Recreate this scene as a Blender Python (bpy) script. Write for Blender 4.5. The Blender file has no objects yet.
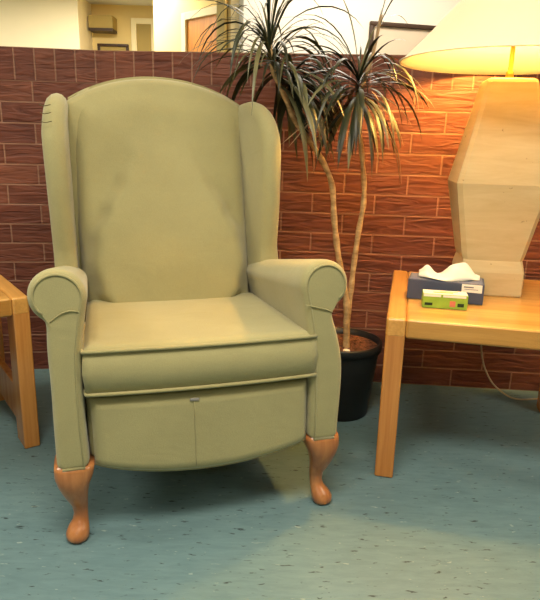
import bpy, bmesh, math, random
from mathutils import Vector, Matrix
R=math.radians
D=bpy.data
COL=bpy.context.scene.collection
scn=bpy.context.scene

# ------------------------------------------------------------------ materials
def rgb(h):
    h=h.lstrip('#'); c=[int(h[i:i+2],16)/255 for i in (0,2,4)]
    return tuple([x/12.92 if x<=.04045 else ((x+.055)/1.055)**2.4 for x in c])+(1,)
class NM:
    def __init__(s,name):
        s.m=D.materials.new(name); s.m.use_nodes=True
        s.t=s.m.node_tree; s.b=s.t.nodes['Principled BSDF']; s.out=s.t.nodes['Material Output']
    def n(s,kind,**kw):
        n=s.t.nodes.new(kind)
        for k,v in kw.items():
            if k in n.inputs.keys(): n.inputs[k].default_value=v
            else: setattr(n,k,v)
        return n
    def l(s,a,b): s.t.links.new(a,b)
    def coords(s,scale=(1,1,1),kind='Object',rot=(0,0,0)):
        tc=s.n('ShaderNodeTexCoord'); mp=s.n('ShaderNodeMapping')
        mp.inputs['Scale'].default_value=scale; mp.inputs['Rotation'].default_value=rot
        s.l(tc.outputs[kind],mp.inputs['Vector']); return mp.outputs['Vector']
    def ramp(s,fac,stops):
        r=s.n('ShaderNodeValToRGB'); e=r.color_ramp.elements
        while len(e)<len(stops): e.new(.5)
        for i,(p,c) in enumerate(stops): e[i].position=p; e[i].color=c
        s.l(fac,r.inputs['Fac']); return r.outputs['Color']
    def noise(s,vec,scale,detail=3,rough=.5,dist=0):
        n=s.n('ShaderNodeTexNoise'); n.inputs['Scale'].default_value=scale
        n.inputs['Detail'].default_value=detail; n.inputs['Roughness'].default_value=rough
        n.inputs['Distortion'].default_value=dist
        s.l(vec,n.inputs['Vector']); return n.outputs['Fac']
    def mix(s,a,b,fac,blend='MIX'):
        m=s.n('ShaderNodeMix'); m.data_type='RGBA'; m.blend_type=blend
        for sock,v in ((m.inputs[6],a),(m.inputs[7],b)):
            if isinstance(v,tuple): sock.default_value=v
            else: s.l(v,sock)
        if isinstance(fac,(int,float)): m.inputs[0].default_value=fac
        else: s.l(fac,m.inputs[0])
        return m.outputs[2]
    def bump(s,h,strength=.3,dist=.01):
        b=s.n('ShaderNodeBump'); b.inputs['Strength'].default_value=strength; b.inputs['Distance'].default_value=dist
        s.l(h,b.inputs['Height']); s.l(b.outputs['Normal'],s.b.inputs['Normal'])
    def set(s,col=None,rough=None,spec=None,metal=None):
        if col is not None:
            if isinstance(col,tuple): s.b.inputs['Base Color'].default_value=col
            else: s.l(col,s.b.inputs['Base Color'])
        if rough is not None: s.b.inputs['Roughness'].default_value=rough
        if spec is not None: s.b.inputs['Specular IOR Level'].default_value=spec
        if metal is not None: s.b.inputs['Metallic'].default_value=metal
        return s.m

def plain(name,c,rough=.6,var=.12,scale=12,spec=.3):
    k=NM(name); v=k.coords(); f=k.noise(v,scale)
    c=rgb(c); a=tuple(x*(1-var) for x in c[:3])+(1,); b=tuple(min(1,x*(1+var)) for x in c[:3])+(1,)
    return k.set(k.ramp(f,[(.3,a),(.7,b)]),rough,spec)

def fabric(name,c):
    k=NM(name); v=k.coords()
    c=rgb(c)
    f=k.noise(v,5,4,.6)
    base=k.ramp(f,[(.3,tuple(x*.93 for x in c[:3])+(1,)),(.7,tuple(x*1.06 for x in c[:3])+(1,))])
    v2=k.coords((1,1,1))
    g=k.noise(v2,420,2,.6)
    dark=k.ramp(g,[(.3,(.93,.93,.93,1)),(.7,(1.04,1.04,1.04,1))])
    col=k.mix(base,dark,1.0,'MULTIPLY')
    gm=k.n('ShaderNodeMath',operation='MULTIPLY_ADD'); wr=k.noise(k.coords((5,5,9)),1,3,.55,.6)
    k.l(wr,gm.inputs[0]); gm.inputs[1].default_value=8; k.l(g,gm.inputs[2]); k.bump(gm.outputs[0],.22,.0022)
    k.b.inputs['Sheen Weight'].default_value=.25; k.b.inputs['Sheen Roughness'].default_value=.5
    return k.set(col,.85,.15)

def wood(name,light,dark,axis='Z',rough=.35,planks=0,plank_axis=1):
    k=NM(name)
    sc={'X':(1.2,14,14),'Y':(14,1.2,14),'Z':(14,14,1.2)}[axis]
    v=k.coords(sc); f=k.noise(v,1.6,6,.6,.6)
    col=k.ramp(f,[(.28,rgb(dark)),(.62,rgb(light))])
    sc2={'X':(3,120,120),'Y':(120,3,120),'Z':(120,120,3)}[axis]
    f2=k.noise(k.coords(sc2),1,2)
    col=k.mix(col,k.ramp(f2,[(.35,(.82,.78,.72,1)),(.6,(1,1,1,1))]),.6,'MULTIPLY')
    if planks:
        # laminated strips running along X, every `planks` metres across Y
        tc=k.n('ShaderNodeTexCoord'); sp=k.n('ShaderNodeSeparateXYZ'); k.l(tc.outputs['Object'],sp.inputs[0])
        d=k.n('ShaderNodeMath',operation='DIVIDE'); k.l(sp.outputs[plank_axis],d.inputs[0]); d.inputs[1].default_value=planks
        fl=k.n('ShaderNodeMath',operation='FLOOR'); k.l(d.outputs[0],fl.inputs[0])
        fr=k.n('ShaderNodeMath',operation='FRACT'); k.l(d.outputs[0],fr.inputs[0])
        wn=k.n('ShaderNodeTexWhiteNoise'); wn.noise_dimensions='1D'; k.l(fl.outputs[0],wn.inputs['W'])
        col=k.mix(col,k.ramp(wn.outputs['Value'],[(0,(.80,.74,.62,1)),(1,(1.0,1.0,1.0,1))]),.75,'MULTIPLY')
        col=k.mix(col,k.ramp(fr.outputs[0],[(0,(.62,.5,.36,1)),(.05,(1,1,1,1))]),.8,'MULTIPLY')
    k.b.inputs['Coat Weight'].default_value=.35; k.b.inputs['Coat Roughness'].default_value=.18
    return k.set(col,rough,.4)

def brick(name,bw,bh,offset,rot=(R(90),0,0),shift=(0,0,0)):
    k=NM(name)
    tc=k.n('ShaderNodeTexCoord'); mp=k.n('ShaderNodeMapping'); mp.inputs['Rotation'].default_value=(0,0,0)
    k.l(tc.outputs['UV'],mp.inputs['Vector']); mp.inputs['Location'].default_value=shift
    v=mp.outputs['Vector']
    b=k.n('ShaderNodeTexBrick'); b.offset=offset; b.offset_frequency=2
    b.inputs['Scale'].default_value=1; b.inputs['Brick Width'].default_value=bw; b.inputs['Row Height'].default_value=bh
    b.inputs['Mortar Size'].default_value=.0036; b.inputs['Mortar Smooth'].default_value=.35; b.inputs['Bias'].default_value=0
    b.inputs['Color1'].default_value=rgb('#7b4936'); b.inputs['Color2'].default_value=rgb('#693a2c'); b.inputs['Mortar'].default_value=rgb('#98705a')
    k.l(v,b.inputs['Vector'])
    # wavy combed face of the bricks; groove shadows also put into the colour
    mp2=k.n('ShaderNodeMapping'); mp2.inputs['Scale'].default_value=(8,44,4); k.l(tc.outputs['UV'],mp2.inputs['Vector'])
    f=k.noise(mp2.outputs['Vector'],1.0,2,.45,1.2)
    mp3=k.n('ShaderNodeMapping'); mp3.inputs['Scale'].default_value=(3,3,3); k.l(tc.outputs['UV'],mp3.inputs['Vector'])
    f3=k.noise(mp3.outputs['Vector'],1.0,3,.6)
    inv=k.n('ShaderNodeMath',operation='SUBTRACT'); inv.inputs[0].default_value=1; k.l(b.outputs['Fac'],inv.inputs[1])
    tex=k.mix(b.outputs['Color'],k.ramp(f,[(.35,(.70,.64,.62,1)),(.52,(1.0,1.0,1.0,1)),(.75,(1.15,1.12,1.1,1))]),inv.outputs[0],'MULTIPLY')
    tex=k.mix(tex,k.ramp(f3,[(.3,(.8,.78,.8,1)),(.7,(1.12,1.1,1.08,1))]),1.0,'MULTIPLY')
    h=k.n('ShaderNodeMath',operation='MULTIPLY_ADD'); k.l(f,h.inputs[0]); h.inputs[1].default_value=.8; k.l(inv.outputs[0],h.inputs[2])
    k.bump(h.outputs[0],.85,.010)
    return k.set(tex,.55,.35)

def floor_mat():
    k=NM('speckled_teal_vinyl'); v=k.coords()
    f=k.noise(v,1.3,4,.6)
    base=k.ramp(f,[(.3,rgb('#5c777c')),(.7,rgb('#6c878a'))])
    f1=k.noise(k.coords((12,55,1),rot=(0,0,R(6))),1,5,.7,.4)
    base=k.mix(base,k.ramp(f1,[(.3,(.84,.86,.88,1)),(.7,(1.12,1.1,1.08,1))]),1.0,'MULTIPLY')
    f2=k.noise(k.coords((26,95,1),rot=(0,0,R(6))),1,3,.6,.3)
    m=k.n('ShaderNodeMath',operation='MULTIPLY')
    fl=k.ramp(f2,[(.635,(0,0,0,1)),(.69,(1,1,1,1))])
    col=k.mix(base,rgb('#2b3a3c'),fl)
    f4=k.noise(k.coords((30,80,1),rot=(0,0,R(-4))),1,3,.6,.3)
    fl2=k.ramp(f4,[(.67,(0,0,0,1)),(.72,(1,1,1,1))])
    col=k.mix(col,rgb('#8fa098'),fl2)
    k.bump(f1,.05,.002)
    return k.set(col,.5,.35)

M={}
M['fabric']=fabric('sage_green_upholstery','#a0996d')
M['piping']=fabric('sage_green_piping','#989166')
M['crease_shade']=plain('sage_crease_shade','#5c5438',.9)  # darker sage, the shade inside fabric folds given as colour
M['fabric_dark']=plain('dark_lining','#3a3428',.9)
M['leg']=wood('orange_maple_leg','#b57a48','#9a5c34','Z',.28)
M['tableX']=wood('blond_oak_tabletop','#e0ad5e','#cf9648','X',.33,planks=.045,plank_axis=1)
M['tableY']=wood('blond_oak_end_rail','#dca456','#c88c42','Y',.33)
M['tableZ']=wood('blond_oak_leg','#cd8d48','#b47032','Z',.27)
M['brick']=brick('combed_red_brick',.235,.0757,.5)
M['cap']=brick('rowlock_red_brick',.0725,.12,0,shift=(.02,.006,0))
M['floor']=floor_mat()
M['cream']=plain('cream_plaster','#e8dcbc',.9,.04,1.5)
M['pale_wall']=plain('pale_cream_plaster','#e2dccf',.9,.04,1.5)
M['yellow_wall']=plain('warm_yellow_plaster','#e4cb8c',.9,.04,1.5)
M['trim']=plain('ivory_trim_paint','#ecdfb4',.6,.03,2)
M['olive']=plain('olive_door_paint','#a99356',.7,.06,3)
M['orange_wood']=wood('varnished_orange_door','#dd9020','#c07010','Z',.5)
M['ceil']=plain('white_ceiling_tile','#e6e2d8',.95,.03,6)
M['darkframe']=plain('dark_brown_frame','#3e2c20',.45,.1,30)
M['mat_board']=plain('grey_pink_mat_board','#c9b9a4',.8,.03,4)
M['pot']=plain('black_plastic_pot','#191817',.45,.15,20,.45)
M['bark']=None
k=NM('pale_tan_cane'); v=k.coords((20,20,60)); f=k.noise(v,1,4,.6)
k.bump(f,.4,.003); M['bark']=k.set(k.ramp(f,[(.3,rgb('#8a6a42')),(.65,rgb('#c8a572'))]),.7,.25)
k=NM('brown_bark_mulch'); f=k.noise(k.coords((1,1,1)),70,4,.7); k.bump(f,1,.01); M['soil']=k.set(k.ramp(f,[(.35,rgb('#2c1a12')),(.65,rgb('#7a5038'))]),.9,.2)
def leafmat(name,a,b):
    k=NM(name); f=k.noise(k.coords(),9,3); col=k.ramp(f,[(.35,rgb(a)),(.65,rgb(b))])
    k.b.inputs['Transmission Weight'].default_value=0
    return k.set(col,.42,.4)
M['leaf']=leafmat('glossy_dark_green_leaf','#181c10','#2e3420')
M['leaf_lit']=leafmat('lit_olive_brown_leaf','#4c4a2c','#666444')  # paler copy of the leaf colour, stands in for leaves catching light
M['dry']=plain('dry_tan_leaf','#9a8260',.7,.15,30)
k=NM('cream_travertine'); f=k.noise(k.coords((3,3,22)),1.2,6,.65,.5)
f2=k.noise(k.coords((34,34,40)),1.0,3,.6,.2)
c=k.mix(k.ramp(f,[(.3,rgb('#bfa676')),(.7,rgb('#d0bb8c'))]),rgb('#8a734a'),k.ramp(f2,[(.70,(0,0,0,1)),(.76,(1,1,1,1))]))
k.bump(f2,.15,.003); M['stone']=k.set(c,.6,.25)
M['brass']=plain('brass_stem','#c9a24a',.35,.05,10); M['brass'].node_tree.nodes['Principled BSDF'].inputs['Metallic'].default_value=.8
k=NM('cream_pleated_shade'); k.set(rgb('#f1e3c6'),.85,.1)
f=k.noise(k.coords((1,1,1)),160,2); k.bump(f,.05,.001)
tr=k.n('ShaderNodeBsdfTranslucent'); tr.inputs['Color'].default_value=rgb('#f6dfb0')
mx=k.n('ShaderNodeMixShader'); mx.inputs[0].default_value=.06
k.l(k.b.outputs[0],mx.inputs[1]); k.l(tr.outputs[0],mx.inputs[2]); k.l(mx.outputs[0],k.out.inputs['Surface']); M['shade']=k.m
def emit(name,c,s):
    k=NM(name); k.b.inputs['Base Color'].default_value=rgb(c); k.b.inputs['Emission Color'].default_value=rgb(c); k.b.inputs['Emission Strength'].default_value=s
    return k.m
M['bulb']=emit('glowing_bulb','#ffc468',1050)
M['panel']=emit('lit_ceiling_diffuser','#fff6e6',2.5)
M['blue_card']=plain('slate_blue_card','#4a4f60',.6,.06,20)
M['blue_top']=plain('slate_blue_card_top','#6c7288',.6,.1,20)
M['paperwhite']=plain('white_paper','#efe6d2',.8,.03,20)
k=NM('soft_white_tissue'); k.set(rgb('#f4ead6'),.9,.1); M['tissue']=k.m
M['green_card']=plain('bright_green_card','#8fae3c',.55,.12,35)
M['grey_ink']=plain('grey_print','#6c6a70',.7,.1,30)
M['red_ink']=plain('coral_print','#c9765a',.7,.1,30)
M['dark_ink']=plain('dark_green_print','#25351f',.7,.1,30)
M['cord']=plain('ivory_cord','#b5a588',.5,.05,30)
M['metal']=plain('grey_metal','#8d8a84',.4,.05,30)

# ------------------------------------------------------------------ mesh helpers
def setp(o,label=None,cat=None,group=None,kind=None):
    if label: o['label']=label
    if cat: o['category']=cat
    if group: o['group']=group
    if kind: o['kind']=kind
    return o
def link(name,me,mats,parent=None,smooth=True):
    if not isinstance(mats,(list,tuple)): mats=[mats]
    for m in mats: me.materials.append(m)
    if smooth:
        for p in me.polygons: p.use_smooth=True
    o=D.objects.new(name,me); COL.objects.link(o)
    if parent: o.parent=parent
    return o
def fromdata(name,V,F,mats,parent=None,smooth=True,fixn=True):
    me=D.meshes.new(name); me.from_pydata([tuple(v) for v in V],[],F); me.update()
    if fixn:
        bm=bmesh.new(); bm.from_mesh(me); bmesh.ops.remove_doubles(bm,verts=bm.verts,dist=1e-6)
        bmesh.ops.recalc_face_normals(bm,faces=bm.faces); bm.to_mesh(me); bm.free()
    return link(name,me,mats,parent,smooth)
def frombm(name,bm,mats,parent=None,smooth=True):
    me=D.meshes.new(name); bmesh.ops.recalc_face_normals(bm,faces=bm.faces); bm.to_mesh(me); bm.free()
    return link(name,me,mats,parent,smooth)
def empty(name,loc,rz=0):
    o=D.objects.new(name,None); COL.objects.link(o); o.location=loc; o.rotation_euler=(0,0,rz); o.empty_display_size=.1
    return o
def box(bm,x0,x1,y0,y1,z0,z1,bev=0,seg=2,mi=0):
    r=bmesh.ops.create_cube(bm,size=1)
    vs=r['verts']
    for v in vs: v.co=Vector(((x0+x1)/2+v.co.x*(x1-x0),(y0+y1)/2+v.co.y*(y1-y0),(z0+z1)/2+v.co.z*(z1-z0)))
    fs={f for v in vs for f in v.link_faces}
    if bev:
        es={e for v in vs for e in v.link_edges}
        res=bmesh.ops.bevel(bm,geom=list(es),offset=bev,segments=seg,profile=.5,affect='EDGES')
        fs={f for f in bm.faces if f in fs or f in set(res['faces'])}
    for f in fs:
        if f.is_valid: f.material_index=mi
def boxobj(name,b,mat,parent=None,bev=0,seg=2,smooth=None):
    bm=bmesh.new(); box(bm,*b,bev=bev,seg=seg)
    o=frombm(name,bm,mat,parent,smooth=False if smooth is None else smooth)
    if bev:
        for p in o.data.polygons: p.use_smooth=True
        w=o.modifiers.new('wn','WEIGHTED_NORMAL'); w.keep_sharp=False
    return o
def tubedata(path,rad,n=8,closed=False,caps=True,V=None,F=None):
    V=[] if V is None else V; F=[] if F is None else F
    P=[Vector(p) for p in path]; m=len(P); base=len(V)
    up=Vector((0,0,1)); prev=None
    for i in range(m):
        a=P[(i-1)%m] if (closed or i>0) else P[i]; b=P[(i+1)%m] if (closed or i<m-1) else P[i]
        t=(b-a).normalized()
        if prev is None:
            ref=up if abs(t.dot(up))<.9 else Vector((1,0,0))
            nrm=t.cross(ref).normalized()
        else:
            nrm=(prev-t*prev.dot(t)).normalized()
        prev=nrm; bn=t.cross(nrm)
        r=rad[i] if isinstance(rad,(list,tuple)) else rad
        for j in range(n):
            a_=2*math.pi*j/n; V.append(P[i]+nrm*math.cos(a_)*r+bn*math.sin(a_)*r)
    for i in range(m if closed else m-1):
        for j in range(n):
            F.append((base+i*n+j,base+i*n+(j+1)%n,base+((i+1)%m)*n+(j+1)%n,base+((i+1)%m)*n+j))
    if caps and not closed:
        F.append(tuple(base+j for j in range(n))[::-1]); F.append(tuple(base+(m-1)*n+j for j in range(n)))
    return V,F
def spline(pts,k=6,closed=False):
    P=[Vector(p) for p in pts]; out=[]; m=len(P)
    for i in range(m if closed else m-1):
        p0=P[i-1] if (i>0 or closed) else P[0]; p1=P[i]; p2=P[(i+1)%m]; p3=P[(i+2)%m] if (closed or i+2<m) else P[-1]
        for s in range(k):
            t=s/k
            out.append(.5*((2*p1)+(-p0+p2)*t+(2*p0-5*p1+4*p2-p3)*t*t+(-p0+3*p1-3*p2+p3)*t**3))
    if not closed: out.append(P[-1])
    return out
def tube(name,path,rad,mat,parent=None,n=8,closed=False):
    V,F=tubedata(path,rad,n,closed); return fromdata(name,V,F,mat,parent)
def loft(name,rings,mat,parent=None,caps=True,smooth=True):
    V=[];F=[];n=len(rings[0])
    for r in rings: V+=r
    for i in range(len(rings)-1):
        for j in range(n): F.append((i*n+j,i*n+(j+1)%n,(i+1)*n+(j+1)%n,(i+1)*n+j))
    if caps: F.append(tuple(range(n))); F.append(tuple((len(rings)-1)*n+j for j in range(n)))
    return fromdata(name,V,F,mat,parent,smooth)
def lathe(name,prof,mat,parent=None,n=40,caps=True,smooth=True,c=(0,0)):
    rings=[[Vector((c[0]+r*math.cos(2*math.pi*j/n),c[1]+r*math.sin(2*math.pi*j/n),z)) for j in range(n)] for r,z in prof]
    return loft(name,rings,mat,parent,caps,smooth)
def sst(a,b,x):
    t=max(0,min(1,(x-a)/(b-a))); return t*t*(3-2*t)

# ------------------------------------------------------------------ room
def slab(name,pts,z0,z1,mat):
    n=len(pts); V=[(x,y,z0) for x,y in pts]+[(x,y,z1) for x,y in pts]
    F=[tuple(range(n))[::-1],tuple(range(n,2*n))]+[(i,(i+1)%n,n+(i+1)%n,n+i) for i in range(n)]
    return setp(fromdata(name,V,F,mat,smooth=False),kind='structure')
slab('floor',[(-6,-4.5),(6,-4.5),(6,9),(-6,9)],-.1,0,M['floor'])
slab('ceiling',[(-6,-4.5),(6,-4.5),(6,9),(-6,9)],2.4,2.5,M['ceil'])
slab('wall_left',[(-6.12,-4.5),(-6,-4.5),(-6,9),(-6.12,9)],0,2.4,M['cream'])
slab('wall_right',[(6,-4.5),(6.12,-4.5),(6.12,9),(6,9)],0,2.4,M['cream'])
slab('wall_front',[(-6,-4.62),(6,-4.62),(6,-4.5),(-6,-4.5)],0,2.4,M['cream'])

# low brick partition: slightly folded wall with rowlock cap
KX,KY=-.655,2.375
SL,SR=math.tan(R(7.5)),-math.tan(R(4.5))
def wally(x): return KY+(x-KX)*(SL if x<KX else SR)
def wallrun(name,zlo,zhi,proud,mat):
    xs=[-4.6,KX,4.6]; T=.21
    V=[];uv=[]
    front=[(x,wally(x)-proud) for x in xs]; back=[(x,wally(x)+T+proud) for x in xs]
    V=[(x,y,zlo) for x,y in front]+[(x,y,zhi) for x,y in front]+[(x,y,zlo) for x,y in back]+[(x,y,zhi) for x,y in back]
    F=[];n=3
    for i in range(n-1):
        F.append((i,i+1,n+i+1,n+i)); F.append((2*n+i+1,2*n+i,3*n+i,3*n+i+1))
        F.append((n+i,n+i+1,3*n+i+1,3*n+i)); F.append((i+1,i,2*n+i,2*n+i+1))
    F.append((0,n,3*n,2*n)); F.append((n-1,2*n+n-1,3*n+n-1,n+n-1))
    me=D.meshes.new(name); me.from_pydata(V,[],F); me.update()
    L=me.uv_layers.new(name='UVMap')
    for p in me.polygons:
        for li in p.loop_indices:
            v=me.vertices[me.loops[li].vertex_index].co
            u=(v.x-KX)/math.cos(R(7.5) if v.x<KX else R(4.5))
            if abs(p.normal.z)>.7: L.data[li].uv=(u+10,(v.y-wally(v.x))*.45+.03+1.2)
            else: L.data[li].uv=(u+10,v.z if name=='wall_brick_partition' else v.z-zlo)
    return setp(link(name,me,mat,smooth=False),kind='structure')
wallrun('wall_brick_partition',0,1.136,0,M['brick'])
wallrun('trim_1',1.136,1.250,.002,M['cap'])

# hall beyond the partition
slab('wall_far_left',[(-6,7.0),(-2.2,7.0),(-2.2,7.1),(-6,7.1)],0,2.4,M['cream'])
slab('wall_recess',[(-2.2,7.0),(-2.14,7.0),(-2.14,7.5),(-2.2,7.5)],0,2.4,M['cream'])
slab('wall_far',[(-2.2,7.5),(-1.0,7.5),(-1.0,7.6),(-2.2,7.6)],0,2.4,M['yellow_wall'])
slab('wall_corridor',[(-1.16,6.1),(-.42,5.35),(-.36,5.45),(-1.10,6.2),(-1.10,7.6),(-1.2,7.6)],0,2.4,M['yellow_wall'])
slab('wall_back',[(-.21,4.05),(6,5.6),(6,5.75),(-.25,4.2)],0,2.4,M['pale_wall'])
slab('wall_side',[(-.40,5.35),(-.34,4.5),(-.28,4.5),(-.34,5.45)],0,2.4,M['yellow_wall'])

# ceiling light fixtures
for i,(x,y,lx,ly,p) in enumerate([(-.1,.35,1.2,.6,58),(-2.6,.9,1.2,.6,46),(2.6,.4,1.2,.6,26),(-.6,-2.2,1.2,.6,26),(-1.6,5.9,1.2,.6,60),(.6,3.4,1.2,.6,40),(3.3,3.6,1.2,.6,45),(-4,5.2,1.2,.6,100)]):
    t=empty('ceiling_light',(x,y,2.4))
    lab=['recessed ceiling light above the armchair','recessed ceiling light to the left of the seating','recessed ceiling light to the right of the seating','recessed ceiling light behind the viewer','recessed ceiling light in front of the far hall wall','recessed ceiling light just behind the brick partition','recessed ceiling light near the right end of the partition','recessed ceiling light in the far left of the hall'][i]
    setp(t,lab,'ceiling light','recessed ceiling lights')
    bm=bmesh.new()
    for b in ((-lx/2-.03,lx/2+.03,-ly/2-.03,-ly/2),(-lx/2-.03,lx/2+.03,ly/2,ly/2+.03),(-lx/2-.03,-lx/2,-ly/2,ly/2),(lx/2,lx/2+.03,-ly/2,ly/2)):
        box(bm,*b,-.015,0)
    frombm('frame',bm,M['trim'],t,False)
    boxobj('diffuser',(-lx/2,lx/2,-ly/2,ly/2,-.010,-.002),M['panel'],t)
    ld=D.lights.new('fixture_glow','AREA'); ld.shape='RECTANGLE'; ld.size=lx; ld.size_y=ly; ld.energy=p; ld.color=(1,.91,.75)
    lo=D.objects.new('fixture_glow',ld); COL.objects.link(lo); lo.location=(x,y,2.38)

t=empty('added_downlight',(1.0,.35,2.4)); setp(t,'added unseen round downlight warming the floor in front of the right end table','ceiling light')  # unseen fixture and spot, added to warm the floor here
lathe('trim_ring',[(.10,-.012),(.085,-.012),(.08,-.002),(.10,-.002)],M['trim'],t,32,False)
lathe('lens',[(.08,-.008),(.08,-.003)],M['panel'],t,32)
ld=D.lights.new('added_downlight_glow','SPOT'); ld.energy=36; ld.color=(1,.74,.45); ld.spot_size=R(75); ld.spot_blend=.9; ld.shadow_soft_size=.08
lo=D.objects.new('added_downlight_glow',ld); COL.objects.link(lo); lo.location=(1.0,.35,2.38)

# ------------------------------------------------------------------ wing chair
def make_chair():
    root=empty('wing_armchair',(-.150,1.325,0),R(17))
    setp(root,'sage green upholstered wingback armchair with orange wooden cabriole legs','armchair')
    FB=M['fabric']
    # body under the seat
    boxobj('seat_base',(-.268,.268,.03,.66,.205,.385),FB,root,bev=.012,seg=3)
    # ---- arms
    def arm_outline(inset=0.,s=1):
        pts=[]
        c=(.305,.613); r=.062-inset
        pts.append((.268+inset,.206)); pts.append((.269+inset,.214)); pts.append((.271+inset,.30)); pts.append((.270+inset,.40)); pts.append((.266+inset,.48)); pts.append((.256+inset,.545))
        for a in range(200,-61,-13): pts.append((c[0]+r*math.cos(R(a)),c[1]+r*math.sin(R(a))))
        if s<0: pts+= [(.333-inset*.6,.548),(.338-inset,.50),(.338-inset,.45),(.338-inset,.40),(.340-inset,.34),(.342-inset,.27),(.343-inset,.214),(.343-inset,.206)]
        else: pts+= [(.323-inset*.6,.545),(.334-inset,.515),(.349-inset,.465),(.359-inset,.41),(.358-inset,.34),(.353-inset,.27),(.350-inset,.214),(.350-inset,.206)]
        return pts
    def seg_resample(p,k=2):
        out=[]
        for i in range(len(p)):
            a=Vector(p[i]); b=Vector(p[(i+1)%len(p)])
            out.append(a); 
        return out
    for s in (-1,1):
        rings=[]
        for yl,ins in ((-.012,.016),(-.010,.009),(-.003,.003),(.008,0),(.05,0),(.2,0.001),(.4,.003),(.58,.004),(.605,.012),(.615,.03)):
            drop=.085*min(yl,.6)/.45 if yl>0 else 0
            ring=[]
            for (x,z) in arm_outline(ins,s):
                zz=z-max(0,(z-.3)/.375)*drop
                xx=x
                if yl>.05 and z<.53 and x>.31: xx=x-min(1,(yl-.05)/.1)*.012
                ring.append(Vector((s*xx,yl,zz)))
            rings.append(ring)
        arm=loft('arm',rings,FB,root)
        sub=arm.modifiers.new('s','SUBSURF'); sub.levels=1; sub.render_levels=2
        for e in arm.data.edges: pass
        # welt round the arm front
        ol=arm_outline(.013,s)
        path=[Vector((s*x,-.0105,z)) for x,z in [ol[-1]]+ol[:-9]]
        tube('piping',path,.0034,M['piping'],arm,6)
        # seam where the roll folds into the panel
        sm=spline([(s*.252,-.0125,.566),(s*.280,-.0145,.560),(s*.305,-.0145,.553),(s*.322,-.0125,.545)] if s>0 else
                  [(s*.262,-.0125,.578),(s*.280,-.0140,.583),(s*.302,-.0140,.577),(s*.324,-.0125,.560)],5)
        tube('seam',sm,.0015,M['piping'],arm,6)
    # ---- wings: padded boards flaring outwards
    prof=[(.455,.50),(.45,.60),(.432,.70),(.420,.80),(.418,.90),(.424,.955),(.440,1.0),(.468,1.032),(.505,1.050),(.56,1.058),(.64,1.050),(.70,1.03),(.725,.98),(.725,.80),(.70,.50)]
    cy,cz=.57,.78
    for s in (-1,1):
        rings=[]
        for x,ins in ((0,.030),(.006,.014),(.018,.004),(.033,0),(.048,.004),(.060,.014),(.066,.030)):
            ring=[]
            for (y,z) in spline([(a,b,0) for a,b in prof],3,True)and[(p.x,p.y) for p in spline([(a,b,0) for a,b in prof],3,True)]:
                dy,dz=cy-y,cz-z; L=math.hypot(dy,dz)
                yy=y+dy/L*ins; zz=z+dz/L*ins
                xx=.266+x*.9+(.5-yy)*.14 if s>0 else .272+x*.9+(.5-yy)*.02
                if zz>.95: xx-=(zz-.95)*.12
                ring.append(Vector((s*xx,yy,zz)))
            rings.append(ring)
        w=loft('wing',rings,FB,root)
        if s<0:
            for zz in (1.020,1.000,.978):   # gathered tucks at the top front of this wing, fold shade as dark tubes
                tube('tuck',spline([(-.330,.440-(1.02-zz)*.35,zz),(-.318,.434-(1.02-zz)*.35,zz-.003),(-.302,.434-(1.02-zz)*.35,zz+.001)],4),.0013,M['crease_shade'],w,6)
    # ---- outer back
    def arch(x,top,k=.9): return top-k*x*x-2.0*x**4
    n=26; rings=[]
    for i,(y,ins) in enumerate(((.60,.02),(.615,.006),(.64,0),(.72,0),(.745,.006),(.755,.02))):
        ring=[]
        W=.292-ins
        for j in range(n+1):
            x=-W+2*W*j/n; ring.append(Vector((x,y+.0,arch(x,1.116)-ins)))
        for j in range(9): ring.append(Vector((W,y-.0,1.0-ins-(j+1)*(.8/9))))
        for j in range(9): ring.append(Vector((-W,y,.2+ins+j*(.8/9))))
        rings.append(ring)
    loft('outer_back',rings,FB,root)
    # ---- inner back cushion
    NX,NZ=44,60; Wb=.262; z0=.43
    V=[];F=[]
    def pear(z):
        k=[(.43,.19),(.50,.228),(.58,.244),(.66,.232),(.74,.19),(.82,.145),(.90,.11),(1.0,.08),(1.2,.08)]
        for (a,b),(c_,d) in zip(k,k[1:]):
            if a<=z<=c_: t=(z-a)/(c_-a); t=t*t*(3-2*t); return b+(d-b)*t
        return .2
    for i in range(NZ+1):
        v=i/NZ
        for j in range(NX+1):
            u=-1+2*j/NX
            x=Wb*u
            # ends bend with the arch
            zt=arch(x,1.124)
            z=z0+(zt-z0)*v
            base=.515+(z-.46)*.16
            e=min(1-abs(u),1.0)*Wb          # distance from the side
            et=(zt-z)                       # from the top
            def rnd(d,r): 
                if d>=r: return 0
                q=1-d/r; return r*(1-math.sqrt(max(0,1-q*q)))
            y=base+rnd(e,.05)+rnd(et,.05)*.9+rnd(z-z0,.03)
            lum=sst(-.012,.04,pear(z)-abs(x))*(1-sst(.68,1.0,z))*.050
            lum+=.020*math.exp(-((z-.60)/.12)**2)*math.exp(-(x/.2)**2)
            y-=lum+.020*(1-u**4)*sst(0,.1,et)
            V.append(Vector((x,y,z)))
    W1=NX+1
    for i in range(NZ):
        for j in range(NX): F.append((i*W1+j,i*W1+j+1,(i+1)*W1+j+1,(i+1)*W1+j))
    # rim back to the outer back
    border=[j for j in range(W1)]+[i*W1+NX for i in range(1,NZ+1)]+[NZ*W1+j for j in range(NX-1,-1,-1)]+[i*W1 for i in range(NZ-1,0,-1)]
    b0=len(V)
    for q in border: p=V[q]; V.append(Vector((p.x,.66,p.z)))
    m=len(border)
    for i in range(m): F.append((border[i],border[(i+1)%m],b0+(i+1)%m,b0+i))
    F.append(tuple(b0+i for i in range(m)))
    fromdata('back_cushion',V,F,FB,root)
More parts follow.
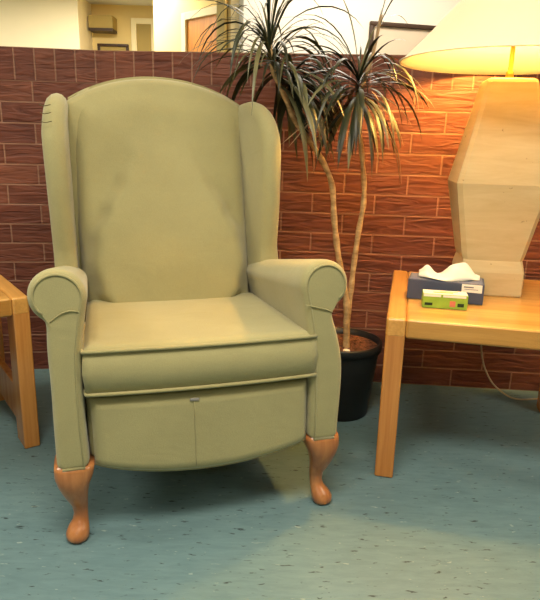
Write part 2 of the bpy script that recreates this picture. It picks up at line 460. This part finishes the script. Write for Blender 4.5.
    # ---- seat cushion
    def cushion(name,x0f,x0b,yf,yb,zb,zt,crown):
        NXc,NY=30,26; V=[];F=[]
        def pt(i,j,top):
            v=j/NY; u=-1+2*i/NXc
            w=x0f+(x0b-x0f)*v
            x=u*w+.008; y=yf+(yb-yf)*v-(.012*(1-u*u))*(1-v)
            e=min((1-abs(u))*w,(v)*(yb-yf),(1-v)*(yb-yf))
            r=.009; q=max(0,1-e/r); rn=r*(1-math.sqrt(max(0,1-q*q)))
            if top: z=zt-.030*v-rn+crown*(1-u**4)*math.sin(math.pi*min(1,v*.9+.1))
            else: z=zb+rn
            return Vector((x,y,z))
        W=NXc+1
        for top in (1,0):
            for j in range(NY+1):
                for i in range(NXc+1): V.append(pt(i,j,top))
        off=W*(NY+1)
        for j in range(NY):
            for i in range(NXc):
                a=j*W+i; F.append((a,a+1,a+1+W,a+W)); a+=off; F.append((a,a+W,a+1+W,a+1))
        bd=[i for i in range(W)]+[j*W+NXc for j in range(1,NY+1)]+[NY*W+i for i in range(NXc-1,-1,-1)]+[j*W for j in range(NY-1,0,-1)]
        m=len(bd)
        # side wall, bulging a little
        mid=len(V)
        for q in bd:
            a,b=V[q],V[q+off]; c=(a+b)/2; cen=Vector((0,(yf+yb)/2,c.z)); d=(c-cen); d.normalize(); V.append(c+d*.007)
        for i in range(m):
            j=(i+1)%m
            F.append((bd[i],bd[j],mid+j,mid+i)); F.append((mid+i,mid+j,bd[j]+off,bd[i]+off))
        o=fromdata(name,V,F,FB,root)
        front_t=[Vector((-1*x0f*t+0,0,0)) for t in (1,)]
        for zz,top in ((1,1),(0,0)):
            path=[]
            for j in range(NY//2,0,-2): path.append(pt(0,j,top)+Vector((-.003,0,0)))
            for i in range(0,NXc+1): path.append(pt(i,0,top)+Vector((0,-.003,0)))
            for j in range(2,NY//2+1,2): path.append(pt(NXc,j,top)+Vector((.003,0,0)))
            tube('piping',path,.0045,M['piping'],o,7)
        return o
    cushion('seat_cushion',.272,.262,-.012,.53,.377,.496,.004)
    # ---- footrest panel with curved lower edge
    NXf,NZf=36,14; V=[];F=[]
    def fp(i,j,y):
        u=-1+2*i/NXf; x=.262*u+.004
        zb=.203-.040*(1-u*u)**.8; zt=.368; v=j/NZf; z=zb+(zt-zb)*v
        e=min((1-abs(u))*.262,(z-zb),(zt-z)); r=.014; q=max(0,1-e/r); rn=r*(1-math.sqrt(max(0,1-q*q)))
        return Vector((x,y+rn-.012*(1-u*u),z))
    W=NXf+1
    for j in range(NZf+1):
        for i in range(W): V.append(fp(i,j,-.006))
    off=len(V)
    for j in range(NZf+1):
        for i in range(W): p=fp(i,j,0); V.append(Vector((p.x,.045,p.z)))
    for j in range(NZf):
        for i in range(NXf):
            a=j*W+i; F.append((a,a+1,a+1+W,a+W)); a+=off; F.append((a,a+W,a+1+W,a+1))
    bd=[i for i in range(W)]+[j*W+NXf for j in range(1,NZf+1)]+[NZf*W+i for i in range(NXf-1,-1,-1)]+[j*W for j in range(NZf-1,0,-1)]
    for i in range(len(bd)):
        j=(i+1)%len(bd); F.append((bd[i],bd[j],bd[j]+off,bd[i]+off))
    foot=fromdata('footrest_panel',V,F,FB,root)
    tube('piping',[fp(i,0,-.001)+Vector((0,0,-.001)) for i in range(W)],.0042,M['piping'],foot,7)
    tube('seam',[(-.024,-.0185,z) for z in (.358,.32,.28,.24,.20,.178)],.0012,M['piping'],foot,6)
    bm=bmesh.new(); box(bm,-.034,-.012,-.0205,-.0175,.350,.357,.001); frombm('pull_staple',bm,M['metal'],foot)
    # ---- legs
    def squircle(cx,cy,r,z,rot,nn=20,p=3.0,sx=1,sy=1):
        out=[]
        for j in range(nn):
            a=2*math.pi*j/nn; c,s_=math.cos(a),math.sin(a)
            q=(abs(c)**p+abs(s_)**p)**(-1/p)
            x,y=c*q*r*sx,s_*q*r*sy
            out.append(Vector((cx+x*math.cos(rot)-y*math.sin(rot),cy+x*math.sin(rot)+y*math.cos(rot),z)))
        return out
    for s in (-1,1):
        st=[(.207,-.002,.045,6),(.196,.001,.0455,5),(.175,.007,.0435,3.4),(.152,.012,.036,2.6),(.130,.009,.030,2.4),(.108,.003,.0245,2.2),(.085,-.006,.0190,2),(.062,-.008,.0165,2),(.046,-.003,.0185,2),(.036,.007,.0235,2),(.022,.015,.0275,2),(.010,.017,.0265,2),(.003,.016,.022,2),(0,.016,.018,2)]
        dx,dy=s*.45,-.83
        rr=[squircle(s*.311+(.006 if s<0 else 0)+dx*o,.032+dy*o,r,z,0,p=p) for z,o,r,p in st]
        loft('leg',rr,M['leg'],root)
    for s in (-1,1):
        rr=[squircle(s*.27,.62+o,r,z,0,p=4) for z,o,r in ((.21,0,.026),(.12,.02,.022),(0,.05,.018))]
        loft('leg',rr,M['leg'],root)
make_chair()
for o in list(D.objects):
    r_=o
    while r_.parent: r_=r_.parent
    if r_.name=='wing_armchair' and o.type=='MESH':
        for v in o.data.vertices: v.co.x-=.028*(v.co.z-.20)

# ------------------------------------------------------------------ end tables
def end_table(loc,rz,W,Dp,label,mirror=False,rails=False,lw=.054,ld=.062,Ht=.486):
    root=empty('end_table',loc,rz); setp(root,label,'table','blond wooden end tables')
    th=.056
    # slatted top between the two end rails
    bm=bmesh.new(); box(bm,lw,W-lw,.0,Dp,Ht-th,Ht-.001,.008,3); o=frombm('tabletop',bm,M['tableX'],root)
    o.modifiers.new('wn','WEIGHTED_NORMAL')
    for x0 in (0,W-lw):
        bm=bmesh.new(); box(bm,x0,x0+lw,-.001,Dp+.001,Ht-th,Ht,.009,3); o=frombm('end_rail',bm,M['tableY'],root); o.modifiers.new('wn','WEIGHTED_NORMAL')
        for y0 in (0,Dp-ld):
            bm=bmesh.new(); box(bm,x0+.0005,x0+lw-.0005,y0,y0+ld,0,Ht-th+.012,.005,3)
            o=frombm('leg',bm,M['tableZ'],root); o.modifiers.new('wn','WEIGHTED_NORMAL')
        if rails:
            bm=bmesh.new(); box(bm,x0+.012,x0+lw-.012,ld,Dp-ld,.045,.17,.004,2)
            o=frombm('side_stretcher',bm,M['tableZ'],root); o.modifiers.new('wn','WEIGHTED_NORMAL')
    return root
end_table((.319,1.572,0),R(-12.5),.62,.66,'blond wood end table on the right holding the lamp and tissue box')
LR=R(36)
LW=.60
c0=Vector((-.708,1.700,0))-Vector((math.cos(LR),math.sin(LR),0))*LW
end_table(tuple(c0),LR,LW,.50,'blond wood end table cut off at the left edge beside the armchair',rails=True,lw=.048,ld=.09)

# ------------------------------------------------------------------ lamp
def make_lamp():
    LZ=.486
    root=empty('table_lamp',(.706,1.930,LZ),R(-7)); setp(root,'large cream stone table lamp with wide cone shade, lit, on the right end table','lamp')
    def sq(hw,hd,z,ch):
        ch=min(ch,hw*.8,hd*.8)
        P=[(-hw+ch,-hd),(hw-ch,-hd),(hw,-hd+ch),(hw,hd-ch),(hw-ch,hd),(-hw+ch,hd),(-hw,hd-ch),(-hw,-hd+ch)]
        return [Vector((x,y,z)) for x,y in P]
    # plinth
    loft('plinth',[sq(.094,.085,0,.004),sq(.096,.087,.004,.004),sq(.096,.087,.075,.004),sq(.092,.082,.098,.006),sq(.090,.078,.112,.01)],M['stone'],root,smooth=False)
    b=loft('body',[sq(.090,.078,.112,.012),sq(.096,.08,.128,.014),sq(.135,.105,.335,.014),sq(.137,.107,.348,.014),sq(.134,.105,.362,.014),sq(.073,.064,.642,.010),sq(.070,.061,.650,.010),sq(.062,.053,.655,.010)],M['stone'],root,smooth=False)
    lathe('neck',[(.012,.655),(.012,.675),(.007,.68),(.007,.80),(.018,.805),(.018,.84),(.010,.845)],M['brass'],root,16)
    lathe('light_bulb',[(.004,.842),(.014,.85),(.016,.87),(.030,.90),(.034,.925),(.028,.95),(.012,.968),(.002,.972)],M['bulb'],root,20)
    zb=.704; zt=.95
    R0,R1=.329,.098
    sh=lathe('lamp_shade',[(R0,zb),(R0*.985,zb+.003),(R0+(R1-R0)*.3,zb+.27*(zt-zb)),(R0+(R1-R0)*.65,zb+.63*(zt-zb)),(R1,zt)],M['shade'],root,72,caps=False)
    md=sh.modifiers.new('sol','SOLIDIFY'); md.thickness=.0015
    for rr,z in ((R0,zb),(R1,zt)):
        tube('rim_wire',[(rr*math.cos(2*math.pi*i/60),rr*math.sin(2*math.pi*i/60),z) for i in range(60)],.0022,M['trim'],sh,6,True)
    for a in (0,120,240):
        tube('spider_arm',[(.008*math.cos(R(a)),.008*math.sin(R(a)),zt-.02),(R1*math.cos(R(a)),R1*math.sin(R(a)),zt)],.002,M['brass'],sh,6)
    for s in (-1,1):
        tube('harp',spline([(s*.012,0,.80),(s*.05,0,.84),(s*.055,0,.90),(s*.02,0,.945),(0,0,.95)],5),.002,M['brass'],root,6)
    # cord falls behind the table to the floor
    T=Matrix.Translation(Vector((.706,1.930,LZ)))@Matrix.Rotation(R(-7),4,'Z'); Ti=T.inverted()
    wp=[(.735,2.02,.500),(.76,2.08,.492),(.79,2.145,.490),(.80,2.175,.470),(.802,2.18,.40),(.806,2.18,.28),(.82,2.175,.16),(.86,2.16,.07),(.92,2.145,.02),(.97,2.14,.006),(1.05,2.15,.006)]
    tube('power_cord',spline([Ti@Vector(p) for p in wp],8),.0032,M['cord'],root,8)
make_lamp()

# ------------------------------------------------------------------ tissue box and small box
def tissue():
    H=.062; ang=R(-17)
    root=empty('tissue_box',(.420,1.790,.486),ang); setp(root,'slate blue tissue box with white label and crumpled tissue pulled out','tissue box')
    boxobj('carton',(0,.222,0,.098,0,H),M['blue_card'],root,bev=.002)
    boxobj('top_panel',(.006,.216,.005,.093,H,H+.0006),M['blue_top'],root)
    lb=boxobj('label_patch',(.158,.216,-.0008,0.0004,.036,.060),M['paperwhite'],root)
    bm=bmesh.new()
    box(bm,.164,.192,-.0013,-.0007,.050,.0535); box(bm,.166,.205,-.0013,-.0007,.0445,.046)
    frombm('label_print',bm,M['grey_ink'],lb,False)
    # tissue
    random.seed(4); NXt,NYt=34,16; V=[];F=[]
    for j in range(NYt+1):
        for i in range(NXt+1):
            u=i/NXt; v=j/NYt
            x=.028+.180*u; wid=.085*(math.sin(math.pi*min(1,max(0,u*.86+.09)))**.6)
            y=.052+(v-.5)*wid
            ridge=(.030*math.exp(-((u-.13)/.09)**2)+.040*math.exp(-((u-.66)/.22)**2)+.008)
            z=H+.003+ridge*max(0,(1-abs(2*v-1)**1.6))+.004*math.sin(u*23+v*5)*(1-abs(2*v-1))+.003*math.sin(v*17+u*8)
            if u>.85: z+=-.004*(u-.85)/.15
            V.append(Vector((x,y-.012*math.sin(u*5),max(z,H+.0015))))
    for j in range(NYt):
        for i in range(NXt):
            a=j*(NXt+1)+i; F.append((a,a+1,a+NXt+2,a+NXt+1))
    o=fromdata('tissue',V,F,M['tissue'],root); s=o.modifiers.new('s','SOLIDIFY'); s.thickness=.0008; s.offset=1
    o2=empty('small_carton',(.444,1.688,.486),R(-10)); setp(o2,'small green and white carton lying in front of the blue tissue box','box')
    bw,bd,bh=.126,.050,.042
    boxobj('carton',(0,bw,0,bd,0,bh),M['green_card'],o2,bev=.0015)
    tp=boxobj('lid_panel',(.001,bw-.001,.001,bd-.001,bh,bh+.0006),M['paperwhite'],o2)
    bm=bmesh.new(); box(bm,.03,.085,.016,.026,bh+.0006,bh+.001); box(bm,.05,.10,.032,.037,bh+.0006,bh+.001); frombm('lid_print',bm,M['green_card'],tp,False)
    boxobj('dark_mark',(.006,.028,-.0006,.0003,.008,.016),M['dark_ink'],o2); boxobj('dark_mark',(.098,.116,-.0006,.0003,.008,.018),M['dark_ink'],o2)
    bm=bmesh.new(); box(bm,.076,.092,-.0006,.0003,.007,.024); frombm('coral_mark',bm,M['red_ink'],o2,False)
    bm=bmesh.new(); box(bm,0.001,.05,-.0005,.0003,.034,.041); box(bm,.056,.120,-.0005,.0003,.034,.0405); frombm('white_band',bm,M['paperwhite'],o2,False)
tissue()

# ------------------------------------------------------------------ potted dracaena
def make_plant():
    PX,PY=.262,2.02
    root=empty('potted_dracaena',(PX,PY,0)); setp(root,'tall dracaena with two pale bare canes in a black round pot behind the armchair','plant')
    lathe('pot',[(.098,0),(.102,.004),(.128,.235),(.129,.24),(.137,.242),(.138,.268),(.136,.272),(.128,.272),(.126,.25),(.12,.235),(.02,.232)],M['pot'],root,48)
    # soil: lumpy disc
    V=[Vector((0,0,.252))];F=[];random.seed(2)
    nr,na=8,40
    for i in range(1,nr+1):
        for j in range(na):
            r=.1265*i/nr; a=2*math.pi*j/na; V.append(Vector((r*math.cos(a),r*math.sin(a),.250+random.uniform(-.004,.005)*(i<nr))))
    for j in range(na): F.append((0,1+j,1+(j+1)%na))
    for i in range(nr-1):
        for j in range(na): F.append((1+i*na+j,1+(i+1)*na+j,1+(i+1)*na+(j+1)%na,1+i*na+(j+1)%na))
    fromdata('soil',V,F,M['soil'],root)
    def W(px,py,pz): return Vector((px-PX,py-PY,pz))
    # canes
    A=spline([W(.272,1.995,.24),W(.268,1.995,.33),W(.262,1.995,.42),W(.243,2.0,.50),W(.222,2.0,.60),W(.206,2.0,.70),W(.190,2.0,.82),W(.135,2.0,.92),W(.070,2.0,1.00),W(.03,2.0,1.08),W(-.01,2.0,1.16),W(-.022,2.0,1.23)],6)
    m=len(A); tube('trunk',A,[.0118-.004*i/m+.0012*math.sin(i*1.3) for i in range(m)],M['bark'],root,10)
    B=spline([W(.275,2.005,.24),W(.272,2.005,.36),W(.277,2.005,.45),W(.283,2.01,.55),W(.292,2.01,.66),W(.302,2.01,.75),W(.298,2.01,.83),W(.283,2.01,.93),W(.268,2.01,1.02),W(.262,2.01,1.11)],6)
    m=len(B); tube('trunk',B,[.0105-.003*i/m+.001*math.sin(i*1.1) for i in range(m)],M['bark'],root,10)
    Cc=spline([W(.262,2.01,1.08),W(.285,2.02,1.15),W(.305,2.03,1.22),W(.322,2.03,1.33)],5)
    m=len(Cc); tube('trunk',Cc,[.0065-.002*i/m for i in range(m)],M['dry'],root,8)
    def leaf(V,F,MI,base,az,el,L,w,droop,mi,twist=0):
        n=9; d=Vector((math.cos(az)*math.cos(el),math.sin(az)*math.cos(el),math.sin(el)))
        p=Vector(base); st=L/n; side=Vector((-math.sin(az),math.cos(az),0))
        b0=len(V)
        for i in range(n+1):
            t=i/n
            ww=w*(.45+1.2*t if t<.35 else .87+.13*math.cos((t-.35)*3) ) *(1 if t<.6 else max(.04,1-((t-.6)/.4)**1.5))
            up=side.cross(d).normalized()
            if up.z<0 and t<.2: up=-up
            s2=(side*math.cos(twist*t)+up*math.sin(twist*t))
            V.append(p-s2*ww+up*ww*.35); V.append(p.copy()-up*.0); V.append(p+s2*ww+up*ww*.35)
            p=p+d*st
            d=(d+Vector((0,0,-droop*st*(1.0+1.6*t)))).normalized()
            # keep leaves in front of the brick wall
            wy=wally(p.x+PX)-.02-PY
            if p.y>wy and p.z+0<1.27: p.y=wy; d.y=min(d.y,0)
        for i in range(n):
            a=b0+i*3; F.append((a,a+1,a+4,a+3)); F.append((a+1,a+2,a+5,a+4)); MI+= [mi,mi]
    def inchair(vs):
        for q in vs:
            dx,dy=q.x+PX+.150,q.y+PY-1.325; a=R(17)
            xl=dx*math.cos(a)+dy*math.sin(a); yl=-dx*math.sin(a)+dy*math.cos(a)
            if -.37<xl<.375 and -.1<yl<.78 and q.z<1.04: return True
            if math.hypot(q.x+PX-.706,q.y+PY-1.93)<.34 and q.z>1.165: return True
            if -.31<xl<.31 and .45<yl<.78 and q.z<1.14-.9*xl*xl: return True
        return False
    def crown(name,c,n,seed,Lr,wr,stem,elr=(-25,80),drr=(3,8),azs=None,hand=()):
        random.seed(seed); V=[];F=[];MI=[]
        for i in range(n):
            nv,nf,nmi=len(V),len(F),len(MI)
            az=random.uniform(0,2*math.pi) if azs is None else R(random.uniform(*azs))
            q=(i+.5)/n
            el=R(elr[0]+(elr[1]-elr[0])*q**1.1+random.uniform(-12,12))
            b=Vector(c)+Vector((0,0,-stem+stem*q))+Vector(stemdir)*(-stem*(1-q))
            for _try in range(7):
                leaf(V,F,MI,b,az,el,random.uniform(*Lr),random.uniform(*wr)*(1-.55*max(0,math.sin(el))),random.uniform(*drr),1 if random.random()<.35 else 0,random.uniform(-.8,.8))
                if not inchair(V[nv:]): break
                del V[nv:]; del F[nf:]; del MI[nmi:]
                az+=random.uniform(-.5,.5)
        for (az,el,L,dr,mi) in hand: leaf(V,F,MI,Vector(c),R(az),R(el),L,.0065,dr,mi,.3)
        o=fromdata(name,V,F,[M['leaf'],M['leaf_lit']],root,fixn=False)
        for p,mi_ in zip(o.data.polygons,MI): p.material_index=mi_
        return o
    stemdir=(-.3,0,0)
    crown('foliage',W(-.025,2.0,1.225),135,11,(.24,.38),(.005,.011),.12,elr=(-25,78),drr=(3,7.5),hand=[(185,35,.3,6,0),(200,20,.32,5,0),(180,60,.34,5,0),(0,55,.36,4,0),(350,40,.36,5,1),(100,85,.36,1,0),(250,88,.34,1,0),(20,75,.4,3,0),(262,8,.40,4.2,1)])
    stemdir=(0,0,0)
    crown('foliage',W(.055,2.0,1.165),60,5,(.16,.27),(.006,.011),.08,elr=(-30,50),drr=(4,8))
    crown('foliage',W(.262,2.005,1.145),80,23,(.20,.33),(.005,.011),.08,elr=(-30,65),drr=(3.5,8),hand=[(350,20,.26,7,1),(0,0,.24,8,0),(170,60,.36,3,0),(160,82,.30,4,1)])
    crown('foliage',W(.322,2.03,1.33),9,8,(.14,.24),(.003,.005),.04,elr=(30,85),drr=(2,5))
    # dry hanging leaves crossing the left cane
    V=[];F=[];MI=[]
    for b,az,el,L,dr in ((W(.03,1.97,1.06),-20,-50,.22,.4),(W(.17,1.98,1.07),200,-45,.20,.5),(W(.12,1.97,1.02),190,-40,.14,.3),(W(.05,1.97,1.02),-10,-35,.15,1),(W(.3,1.98,1.10),-60,-30,.20,9)):
        leaf(V,F,MI,b,R(az),R(el),L,.0035,dr,0,.5)
    fromdata('dry_foliage',V,F,M['dry'],root,fixn=False)
    # crumpled scrap of paper on the soil
    bm=bmesh.new(); bmesh.ops.create_icosphere(bm,subdivisions=2,radius=.014)
    random.seed(9)
    for v in bm.verts: v.co*=random.uniform(.75,1.2); v.co.z*=.7
    o=frombm('paper_scrap',bm,M['paperwhite'],None,False); o.location=(.262,1.915,.262)
    setp(o,'small white crumpled paper scrap on the soil of the plant pot','paper')
make_plant()

# ------------------------------------------------------------------ hall details
def at(px_x,y): return px_x*y/600
# framed picture on the hall wall
def wb(t): # point on wall_back front at fraction along x
    return 4.05+(t+.21)*(1.55/6.21)
def picture(name,x,z0,z1,w,label,wallpt,ang,fmat,inner,depth=.03,fw=.035):
    root=empty(name,(x,wallpt,z0),ang); setp(root,label,'picture')
    bm=bmesh.new(); h=z1-z0
    box(bm,0,w,-depth,-.002,h-fw,h,.003); box(bm,0,w,-depth,-.002,0,fw,.003); box(bm,0,fw,-depth,-.002,fw,h-fw,.003); box(bm,w-fw,w,-depth,-.002,fw,h-fw,.003)
    frombm('picture_frame',bm,fmat,root)
    boxobj('mat_board',(fw,w-fw,-.012,-.004,fw,h-fw),inner,root)
    return root
wa=math.atan(1.55/6.21)
picture('framed_picture',.60,1.30,1.71,.72,'dark framed picture on the cream wall behind the lamp shade',wb(.60),wa,M['darkframe'],M['mat_board'],fw=.027)
picture('framed_picture',-2.08,1.45,1.98,.36,'small dark framed picture in the far left hall recess',7.5,0,M['darkframe'],M['olive'],fw=.03)
t=empty('wall_shelf',(-2.12,7.5,2.09)); setp(t,'tan wooden box shelf with dark lower edge above the small far picture','shelf')
boxobj('shelf_box',(0,.27,-.2,-.002,.03,.16),M['olive'],t); boxobj('shelf_edge',(0,.27,-.21,-.002,0,.028),M['darkframe'],t)

def door(n,loc,ang,w,h,mat,panel,thick=.04,glass=False):
    root=empty('door_%d'%n,loc,ang); setp(root,kind='structure')
    bm=bmesh.new(); j=.06
    box(bm,-j,0,-thick,0,0,h+j,.003); box(bm,w,w+j,-thick,0,0,h+j,.003); box(bm,0,w,-thick,0,h,h+j,.003)
    frombm('door_frame',bm,mat,root,False)
    boxobj('door_leaf',(0,w,-.02,-.002,.01,h),panel,root)
    return root
door(1,(-.775,5.72-.02,0),math.atan2(-.75,.74),.46,1.94,M['trim'],M['orange_wood'])
door(2,(-1.62,7.5,0),0,.17,2.2,M['trim'],M['olive'])
# pale corner posts at the end of the cream wall
for i,(x,y) in enumerate(((-.435,5.02),(-.27,4.22))):
    slab('trim_%d'%(i+2),[(x-.03,y-.03),(x+.03,y-.03),(x+.03,y+.03),(x-.03,y+.03)],0,2.4,M['trim'])

# ------------------------------------------------------------------ world, camera, view
w=D.worlds.new('World'); scn.world=w; w.use_nodes=True
w.node_tree.nodes['Background'].inputs['Color'].default_value=(1,.93,.82,1)
w.node_tree.nodes['Background'].inputs['Strength'].default_value=.2
cam=D.cameras.new('camera'); co=D.objects.new('camera',cam); COL.objects.link(co); scn.camera=co
cam.sensor_fit='HORIZONTAL'; cam.sensor_width=36; cam.lens=36*600/540; cam.clip_start=.05
p=R(14.9); r=R(-1.5)
fw=Vector((0,math.cos(p),-math.sin(p))); rt0=Vector((1,0,0)); up0=rt0.cross(fw)
rt=math.cos(r)*rt0-math.sin(r)*up0; up=rt.cross(fw)
mt=Matrix((( rt.x,up.x,-fw.x,0),(rt.y,up.y,-fw.y,0),(rt.z,up.z,-fw.z,.945),(0,0,0,1)))
co.matrix_world=mt
vs=scn.view_settings; vs.view_transform='Standard'; vs.look='None'; vs.gamma=1; vs.exposure=0; vs.use_curve_mapping=False
